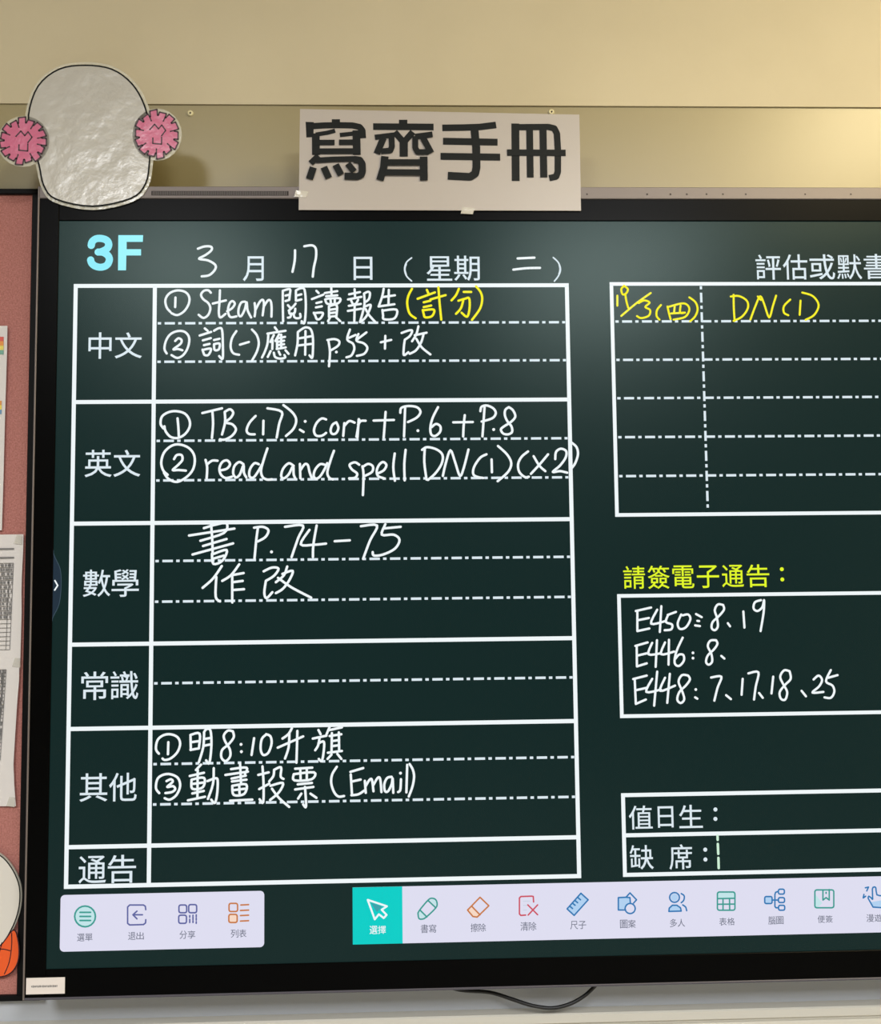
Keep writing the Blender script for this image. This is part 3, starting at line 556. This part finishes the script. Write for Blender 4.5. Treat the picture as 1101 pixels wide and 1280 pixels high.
icon(rb, *a, M_IBL, M_IBLL, 1.6, [[(668, 186), (628, 186), (628, 118), (670, 116), (692, 92), (728, 130), (712, 148)], [(670, 116), (692, 118), (694, 145)], circ(693, 178, 28, 16)], [[(632, 122), (690, 120), (690, 145), (665, 180), (632, 182)]], 'blue shapes icon')
icon(rb, *a, M_IBL, M_IBLL, 1.6, [circ(937, 117, 27, 16), [(906, 194), (908, 176), (925, 160), (950, 160), (970, 174), (974, 192), (906, 194)], smooth([(974, 96), (990, 108), (988, 132), (974, 146)]), smooth([(982, 158), (998, 170), (1004, 190)])], [[(908, 192), (912, 174), (928, 164), (950, 164), (968, 176), (972, 190)], circ(937, 117, 20, 14)], 'blue two people icon')
a = (860, 1085, 4.568)
icon(rb, *a, M_IGR, M_IGRL, 1.6, [rr(166, 136, 266, 240, 10), [(166, 174), (266, 172)], [(166, 206), (266, 205)], [(198, 174), (198, 240)], [(235, 173), (236, 239)]], [[(170, 140), (262, 140), (262, 170), (170, 172)]], 'green table icon')
icon(rb, *a, M_IBL, M_IBLL, 1.6, [rr(436, 162, 478, 202), [(478, 182), (515, 182)], [(508, 134), (498, 138), (494, 150), (494, 218), (500, 226), (512, 226)], rr(514, 120, 548, 148), rr(514, 168, 549, 196), rr(515, 212, 550, 240)], [rr(440, 166, 474, 198)], 'blue mind map icon')
icon(rb, *a, M_IGR, M_IGRL, 1.6, [rr(722, 124, 830, 226, 10), [(768, 124), (768, 182), (786, 168), (804, 182), (804, 122)], [(786, 138), (786, 144)]], [[(726, 150), (765, 200), (740, 222), (726, 222)]], 'green sticky note icon')
icon(rb, *a, M_IBL, M_IBLL, 1.6, [smooth([(1026, 170), (1030, 160), (1046, 172), (1052, 176), (1050, 120), (1058, 108), (1070, 112), (1076, 152), (1110, 158), (1150, 172), (1148, 220), (1140, 230)], 2), [(1026, 172), (1054, 222), (1140, 228)], [(1010, 112), (1028, 108), (1018, 130)], [(998, 168), (1002, 150)], [(998, 170), (1012, 160)]], [[(1040, 195), (1120, 180), (1140, 190), (1136, 222), (1058, 218)]], 'blue pointing hand icon')
for (s, ox, oy, chs, x0, y0, x1, y1) in BAR:
    m = MB(); w2 = (x1-x0)/2
    for k, ch in enumerate(chs):
        put(m, ch, ox+(x0+k*w2+1.5)/s, oy+y0/s, ox+(x0+(k+1)*w2-1.5)/s, oy+(y1-(2 if k else 0))/s, Y3, .004)
    m.build('tool_name', M_WHITE if chs == '選擇' else M_ITX, lb if ox == 60 else rb)

# small sticker on the bezel ----------------------------------------------
x0, z1 = P(33, 1222.5, -.0022); x1, z0 = P(81, 1241.8, -.0022)
st = thing('sticker', 'small off-white label sticker on the lower left corner of the black bezel', 'sticker', ((x0+x1)/2, -.0024, z0))
MB().box(x0, x1, -.0027, -.00225, z0, z1).build('label_paper', mat('sticker_paper', (214, 206, 202), .6), st)
m = MB(); cx = P(40, 1233)[0]
for k in range(16):
    wv = .0012+.0005*((k*7) % 3); m.box(cx, cx+wv, -.0029, -.00275, P(56, 1233.6, -.0022)[1]-.0002*((k*5) % 3), P(56, 1231.6, -.0022)[1]+.0003*((k*3) % 2)); cx += wv+.0006
m.build('label_print', M_INKG, st, kind='stuff')

# ------------------------------------------------------------------ paper sign
YS = -.0052
def PS(px, py): return P(px, py, YS)
sg = thing('paper_sign', 'white laminated card sign with bold black characters 寫齊手冊 taped above the display', 'sign', (PS(549, 263)[0], YS, PS(549, 263)[1]))
c4 = [PS(375, 136.5), PS(724, 143.5), PS(726, 263.5), PS(373.3, 262.5)]
top = [tuple(c4[0][j]+(c4[1][j]-c4[0][j])*t for j in (0, 1)) for t in (0, .25, .5, .75, 1)]
bot = [tuple(c4[3][j]+(c4[2][j]-c4[3][j])*t for j in (0, 1)) for t in (1, .75, .5, .25, 0)]
MB().slab(top+bot, YS-.0006, YS+.0012).build('card', M_CARD, sg)
def chunky(name, label, ox, oy, s, strokes, polys=()):
    m = MB(); y = YS-.0009
    for q in polys: m.poly([PS(ox+x/s, oy+y/s) for x, y in q], YS-.0007)
    for wd, cap, pts in strokes:
        p = [PS(ox+x/s, oy+y/s) for x, y in pts]
        m.ribbon(p, wd/s*PX, y, cap=cap, lift=8e-6); y -= 1.6e-4
    m.build(name, M_INK, sg, label)
s6 = 1101/180
chunky('printed_character', 'bold black 寫', 380, 130, s6, [
 (50, False, [(60, 172), (150, 166), (260, 164), (370, 166), (425, 178), (446, 205), (450, 264)]), (34, False, [(90, 236), (180, 222), (238, 206)]), (34, False, [(274, 240), (400, 226)]), (60, False, [(90, 228), (92, 392)]), (60, False, [(400, 205), (404, 392)]),
 (44, False, [(100, 298), (234, 298)]), (44, False, [(268, 297), (400, 296)]), (46, False, [(66, 366), (432, 364)]), (48, False, [(112, 400), (52, 458)]), (44, False, [(92, 436), (220, 428), (390, 424)]), (56, False, [(380, 428), (425, 434), (444, 462), (446, 520), (436, 548), (405, 560), (310, 556)]),
 (56, False, [(72, 490), (42, 580)]), (54, False, [(152, 488), (190, 572)]), (54, False, [(242, 470), (284, 548)]), (50, False, [(334, 462), (385, 524)])],
 [[(212, 118), (275, 118), (275, 165), (212, 165)], [(12, 138), (75, 140), (72, 255), (18, 258)]])
chunky('printed_character', 'bold black 齊', 380, 130, s6, [
 (54, False, [(528, 175), (990, 178)]), (50, False, [(692, 216), (762, 296)]), (50, False, [(832, 216), (762, 296)]), (64, False, [(762, 280), (762, 405)]),
 (42, False, [(542, 258), (690, 240)]), (52, False, [(608, 262), (556, 384)]), (46, False, [(668, 244), (672, 330), (660, 360), (588, 366)]), (46, False, [(850, 254), (982, 236)]), (46, False, [(850, 250), (850, 340), (868, 372), (950, 372)]), (50, False, [(905, 255), (972, 380)]),
 (58, False, [(618, 405), (610, 490), (580, 588)]), (60, False, [(914, 408), (916, 590)]), (50, False, [(640, 452), (890, 452)]), (50, False, [(620, 528), (890, 530)])],
 [[(725, 122), (790, 122), (790, 165), (725, 165)]])
chunky('printed_character', 'bold black 手', 540, 130, 5.505, [
 (48, False, [(70, 166), (220, 164), (330, 160), (440, 146)]), (50, False, [(75, 258), (450, 265)]), (50, False, [(58, 362), (468, 368)]), (56, False, [(290, 165), (303, 300), (305, 440), (296, 482), (262, 504), (108, 496)])])
chunky('printed_character', 'bold black 冊', 540, 130, 5.505, [
 (56, False, [(572, 136), (575, 532)]), (46, False, [(575, 162), (800, 160), (840, 170), (858, 205), (865, 320), (864, 470), (852, 502), (805, 512)]), (48, False, [(670, 160), (675, 508)]), (50, False, [(762, 160), (768, 508)]), (46, False, [(515, 337), (918, 339)])])
for (px, py) in ((376, 243), (584, 264)):
    x, z = PS(px, py)
    MB().slab([(x-.010, z-.004), (x+.008, z-.005), (x+.011, z+.004), (x-.007, z+.006)], YS-.0013, YS-.0007).build('tape', M_TAPE, sg, 'clear tape')

# ------------------------------------------------------------------ laminated cut-out with pink pompoms (plain, no figure)
YC = -.0058
def PC(px, py): return P(px, py, YC)
def off(pts, d):
    n = len(pts); cx = sum(p[0] for p in pts)/n; cz = sum(p[1] for p in pts)/n; out = []
    for p in pts:
        l = math.hypot(p[0]-cx, p[1]-cz); out.append((p[0]+(p[0]-cx)/l*d, p[1]+(p[1]-cz)/l*d))
    return out
blob = smooth([PC(*p) for p in ((107, 82), (140, 87), (165, 105), (181, 133), (188, 168), (187, 202), (182, 230), (164, 248), (116, 258), (70, 249), (55, 232), (49, 206), (40, 176), (36, 144), (48, 108), (74, 87))], 4, True)
cu = thing('paper_cutout', 'plain white laminated cut-out with two pink pompoms at the display top left corner', 'cut-out', (PC(112, 257)[0], YC, PC(112, 257)[1]))
MB().slab(off(blob, 4.5*PX), YC, YC+.0012).build('laminate_edge', M_FILM, cu, 'clear laminate margin')
MB().slab(blob, YC-.0008, YC-.0001).build('paper_sheet', M_CUT, cu)
MB().ribbon(blob+[blob[0]], 2.0*PX, YC-.0010).build('outline', M_INK, cu)
for (ox, oy, n, rx, ry) in ((29.5, 177, 15, 29.5, 30), (196.5, 168.5, 14, 28, 31)):
    pts = []; cx, cz = PC(ox, oy)
    for k in range(n):
        a0 = 2*math.pi*k/n+.2; da = 2*math.pi/n
        rj = 1+.05*math.sin(k*2.7)
        for (a, rr_) in ((a0, .80), (a0+.03, rj), (a0+da*.78, rj*.98), (a0+da*.9, .80)):
            pts.append((cx+rx*PX*rr_*math.cos(a), cz+ry*PX*rr_*math.sin(a)))
    pm = MB().slab(pts, YC-.0018, YC-.0011).build('pompom', M_PINK, cu)
    MB().slab([(cx+(rx+3)*PX*math.cos(t*math.pi/12), cz+(ry+3)*PX*math.sin(t*math.pi/12)) for t in range(24)], YC-.0008 if ox > 100 else YC-.0008, YC+.0004).build('pompom_laminate', M_FILM, pm)
    o = MB().ribbon(pts+[pts[0]], 1.8*PX, YC-.0020)
    for q in ([(-9, -6), (-3, -13), (2, -7), (6, -12), (11, -5), (6, 2)], [(-5, 5), (-5, 12), (6, 13), (6, 4)]):
        o.ribbon([(cx+a*PX, cz-b*PX) for a, b in q], 1.7*PX, YC-.0020)
    for k in range(0, n, 2):
        a = 2*math.pi*k/n+.2; o.ribbon([(cx+rx*PX*.80*math.cos(a), cz+ry*PX*.80*math.sin(a)), (cx+rx*PX*.62*math.cos(a), cz+ry*PX*.62*math.sin(a))], 1.7*PX, YC-.0020)
    o.build('pompom_outline', M_PLUM, pm)

# ------------------------------------------------------------------ wall screws
for (px, py, lb_) in ((238, 142, 'small pale screw cap in the wall strip right of the pompom cut-out'), (689, 140.5, 'small pale screw cap in the wall strip behind the card sign top edge')):
    x, z = P(px, py, YW)
    t = thing('wall_screw', lb_, 'screw', (x, YW, z))
    m = MB(); R = 4.2*PX; rings = [(R, 0), (R*.9, -.0022), (R*.45, -.0028), (R*.3, -.0018)]; N = 14
    v = [(x+r_*math.cos(2*math.pi*k/N), YW-.0002+d, z+r_*math.sin(2*math.pi*k/N)) for r_, d in rings for k in range(N)]
    fs = [(a*N+k, a*N+(k+1) % N, (a+1)*N+(k+1) % N, (a+1)*N+k) for a in range(3) for k in range(N)]
    m.add(v, fs); m.build('screw_cap', mat('pale_plastic', (222, 212, 170), .4), t, smooth=True)
    MB().disc(x, z, R*.3, YW-.0019, N).build('screw_hole', M_HOLE, t)

# ------------------------------------------------------------------ noticeboard on the left
YN = .070
fx = (P(40.5, 260, YN)[0]+P(20.5, 1200, YN)[0])/2
nt_, nb = P(20, 235.5, YN)[1], P(10, 1252, YN)[1]
ft, fb = P(20, 242, YN)[1], P(10, 1245, YN)[1]
nbd = thing('noticeboard', 'dusty pink felt noticeboard in a black frame left of the display', 'noticeboard', (fx-.3, YW, nb))
NL = fx-1.15; NR = XL-.004
m = MB(); m.box(NL-.03, NR, YN, YW-.0005, ft, nt_, .001); m.box(NL-.03, NR, YN, YW-.0005, nb, fb, .001); m.box(fx, NR, YN, YW-.0005, fb, ft, .001); m.box(NL-.03, NL, YN, YW-.0005, fb, ft, .001)
m.build('frame', M_FRAME, nbd)
MB().box(NL, fx, YN+.006, YW-.0005, fb, ft).build('felt_panel', M_FELT, nbd)
YP = YN+.0045
def PP(px, py): return P(px, py, YP)
def sheet(name, label, cat, right, left_px, group=None):
    """right edge points top to bottom, sheet runs left beyond the frame of the photo"""
    r_ = [PP(*p) for p in right]; n = len(r_); L = left_px*PX
    cols = 8; m = MB(); v = []; 
    for (x, z) in r_:
        for c in range(cols+1):
            t = c/cols; curl = (-.0030*(1-t)**4)
            v.append((x-L*t, YP-.0006+curl, z+.004*t*0))
    fs = [(i*(cols+1)+c+1, (i+1)*(cols+1)+c+1, (i+1)*(cols+1)+c, i*(cols+1)+c) for i in range(n-1) for c in range(cols)]
    k = len(v); v2 = [(a, b+.0005, c) for a, b, c in v]; fs += [tuple(j+k for j in q[::-1]) for q in fs]
    rim = [(i*(cols+1), (i+1)*(cols+1)) for i in range(n-1)]+[(c+1, c) for c in range(cols)]+[((n-1)*(cols+1)+c, (n-1)*(cols+1)+c+1) for c in range(cols)]
    for a, b in rim: fs.append((a, b, b+k, a+k))
    m.add(v+v2, fs)
    t = thing(name, label, cat, (r_[0][0]-L/2, YP, r_[-1][1]), group)
    m.build('page', M_PAPER, t, smooth=False); return t
YQ = YP-.0042
def PQ(px, py): return P(px, py, YQ)
s1 = sheet('paper_sheet', 'white poster sheet with rainbow stripes at its edge, topmost on the noticeboard', 'paper', [(10.5, 408), (10, 440), (7.5, 520), (5.5, 600), (3.5, 663)], 190, 'papers on the noticeboard')
for (y0, cols) in ((421, ((214, 92, 80), (232, 150, 70), (228, 208, 96), (120, 170, 150))), (501, ((222, 150, 70), (236, 214, 90), (110, 150, 180)))):
    for k, c in enumerate(cols):
        a, b = PQ(4.5-(y0-421)/80*2.5, y0+k*5.5), PQ(4.5-(y0-421)/80*2.5, y0+(k+1)*5.5)
        MB().box(a[0]-.05, a[0], YQ, YQ+.0003, b[1], a[1]).build('rainbow_stripe', mat('stripe_%d_%d_%d' % c, c, .6), s1)
def printed(par, x0, x1, y0, y1, rows, cols, blank, slope):
    m = MB(); z0, z1 = PQ(10, y1)[1], PQ(10, y0)[1]
    for i in range(rows+1):
        z = z1+(z0-z1)*i/rows; e = PQ(x1-slope*i/rows, 700)[0]
        m.box(e-.16, e, YQ+.0001, YQ+.0003, z-.00035, z+.00035)
    for c in cols:
        for i in range(rows):
            za, zb = z1+(z0-z1)*i/rows, z1+(z0-z1)*(i+1)/rows; e = PQ(x1-c-slope*(i+.5)/rows, 700)[0]
            m.box(e-.0005, e+.0002, YQ+.0001, YQ+.0003, zb, za)
    for i in range(rows):
        if i >= rows-blank: continue
        z = z1+(z0-z1)*(i+.5)/rows; e = PQ(x1-slope*i/rows, 700)[0]; x = e-.15
        while x < e-.002:
            l = random.uniform(.002, .006); m.box(x, min(x+l, e-.001), YQ+.0001, YQ+.0003, z-.0018, z+.0018); x += l+random.uniform(.001, .003)
    m.build('printed_table', M_INKG, par, kind='stuff')
s2 = sheet('paper_sheet', 'white printed timetable sheet with a dense grey table, middle of the noticeboard edge', 'paper', [(30.5, 668), (30, 690), (28.5, 720), (28, 740), (28.2, 765), (27.2, 800), (26.5, 826)], 190, 'papers on the noticeboard')
printed(s2, 0, 17, 704, 812, 20, (0, 5), 7, 2.5)
m = MB()
for y in (686, 697):
    e = PQ(17.5, y); m.box(e[0]-.12, e[0], YQ+.0001, YQ+.0003, e[1]-.0012, e[1]+.0012)
m.build('printed_title', M_INKG, s2)
YP -= .001; YQ -= .001
s3 = sheet('paper_sheet', 'white printed name list sheet with a curling corner, lowest paper on the noticeboard', 'paper', [(25.5, 822), (25, 850), (22.5, 880), (20, 920), (18, 955), (19, 980), (21, 1007)], 190, 'papers on the noticeboard')
printed(s3, 0, 10.5, 837, 950, 26, (0, 4), 4, 5)
for t, px, py in ((s2, 24, 674), (s3, 22, 828), (s3, 15, 1002)):
    x, z = PQ(px, py)
    MB().slab([(x-.008, z-.006), (x+.004, z-.008), (x+.004, z+.006), (x-.004, z+.007)], YQ-.0004, YQ).build('tape', M_TAPE, t, 'clear tape')
# plain white laminated disc with an orange ball, lower left
YB = YN-.003
def PB(px, py): return P(px, py, YB)
bc = smooth([PB(*p) for p in ((-22, 1062), (0, 1069), (14, 1084), (23, 1103), (25, 1122), (22, 1142), (14, 1162), (0, 1182), (-26, 1190), (-60, 1165), (-72, 1120), (-55, 1075))], 4, True)
bt = thing('paper_cutout', 'plain white round laminated cut-out with an orange ball at the bottom of the noticeboard', 'cut-out', (PB(-20, 1222)[0], YB, PB(-20, 1222)[1]))
MB().slab(off(bc, 2.2*PX), YB, YB+.0025).build('laminate_edge', M_FILM, bt, 'clear laminate margin')
MB().slab(bc, YB-.0006, YB-.0001).build('paper_sheet', mat('white_print', (222, 216, 204), .35), bt)
MB().ribbon(bc+[bc[0]], 1.4*PX, YB-.0007).build('outline', M_INK, bt)
ball = smooth([PB(*p) for p in ((17, 1162), (23, 1175), (24, 1195), (19, 1210), (8, 1219), (-10, 1220), (-32, 1208), (-38, 1190), (-20, 1186), (0, 1182))], 4, True)
b_ = MB().slab(ball, YB-.0012, YB-.0008).build('orange_ball', M_ORANGE, bt)
m = MB().ribbon(ball+[ball[0]], 1.5*PX, YB-.0014)
for q in ([(15, 1166), (15, 1182), (12, 1202), (6, 1217)], [(13, 1188), (0, 1186), (-30, 1192)], [(3, 1178), (-2, 1195), (-12, 1218)]):
    m.ribbon(smooth([PB(*p) for p in q]), 1.2*PX, YB-.0014)
m.build('ball_seam', M_PLUM, b_)

# ------------------------------------------------------------------ cable hanging below the display
YK = .055
path = smooth([P(*p, YK) for p in ((545, 1228), (575, 1237.5), (612, 1240.5), (640, 1249), (665, 1257), (690, 1260), (712, 1255), (730, 1245), (744, 1232), (752, 1222))], 5)
m = MB(); N = 8; R = 2.4*PX; v = []
for i, p in enumerate(path):
    a = path[max(i-1, 0)]; b = path[min(i+1, len(path)-1)]; dx, dz_ = b[0]-a[0], b[1]-a[1]; L = math.hypot(dx, dz_); nx, nz = -dz_/L, dx/L
    for k in range(N):
        t = 2*math.pi*k/N; v.append((p[0]+nx*R*math.cos(t), YK+R*math.sin(t), p[1]+nz*R*math.cos(t)))
fs = [(i*N+k, i*N+(k+1) % N, (i+1)*N+(k+1) % N, (i+1)*N+k) for i in range(len(path)-1) for k in range(N)]
m.add(v, fs+[tuple(range(N)), tuple(range((len(path)-1)*N, len(path)*N))])
tag(m.build('power_cable', M_CABLE, smooth=True), 'black cable sagging below the bottom edge of the display', 'cable')
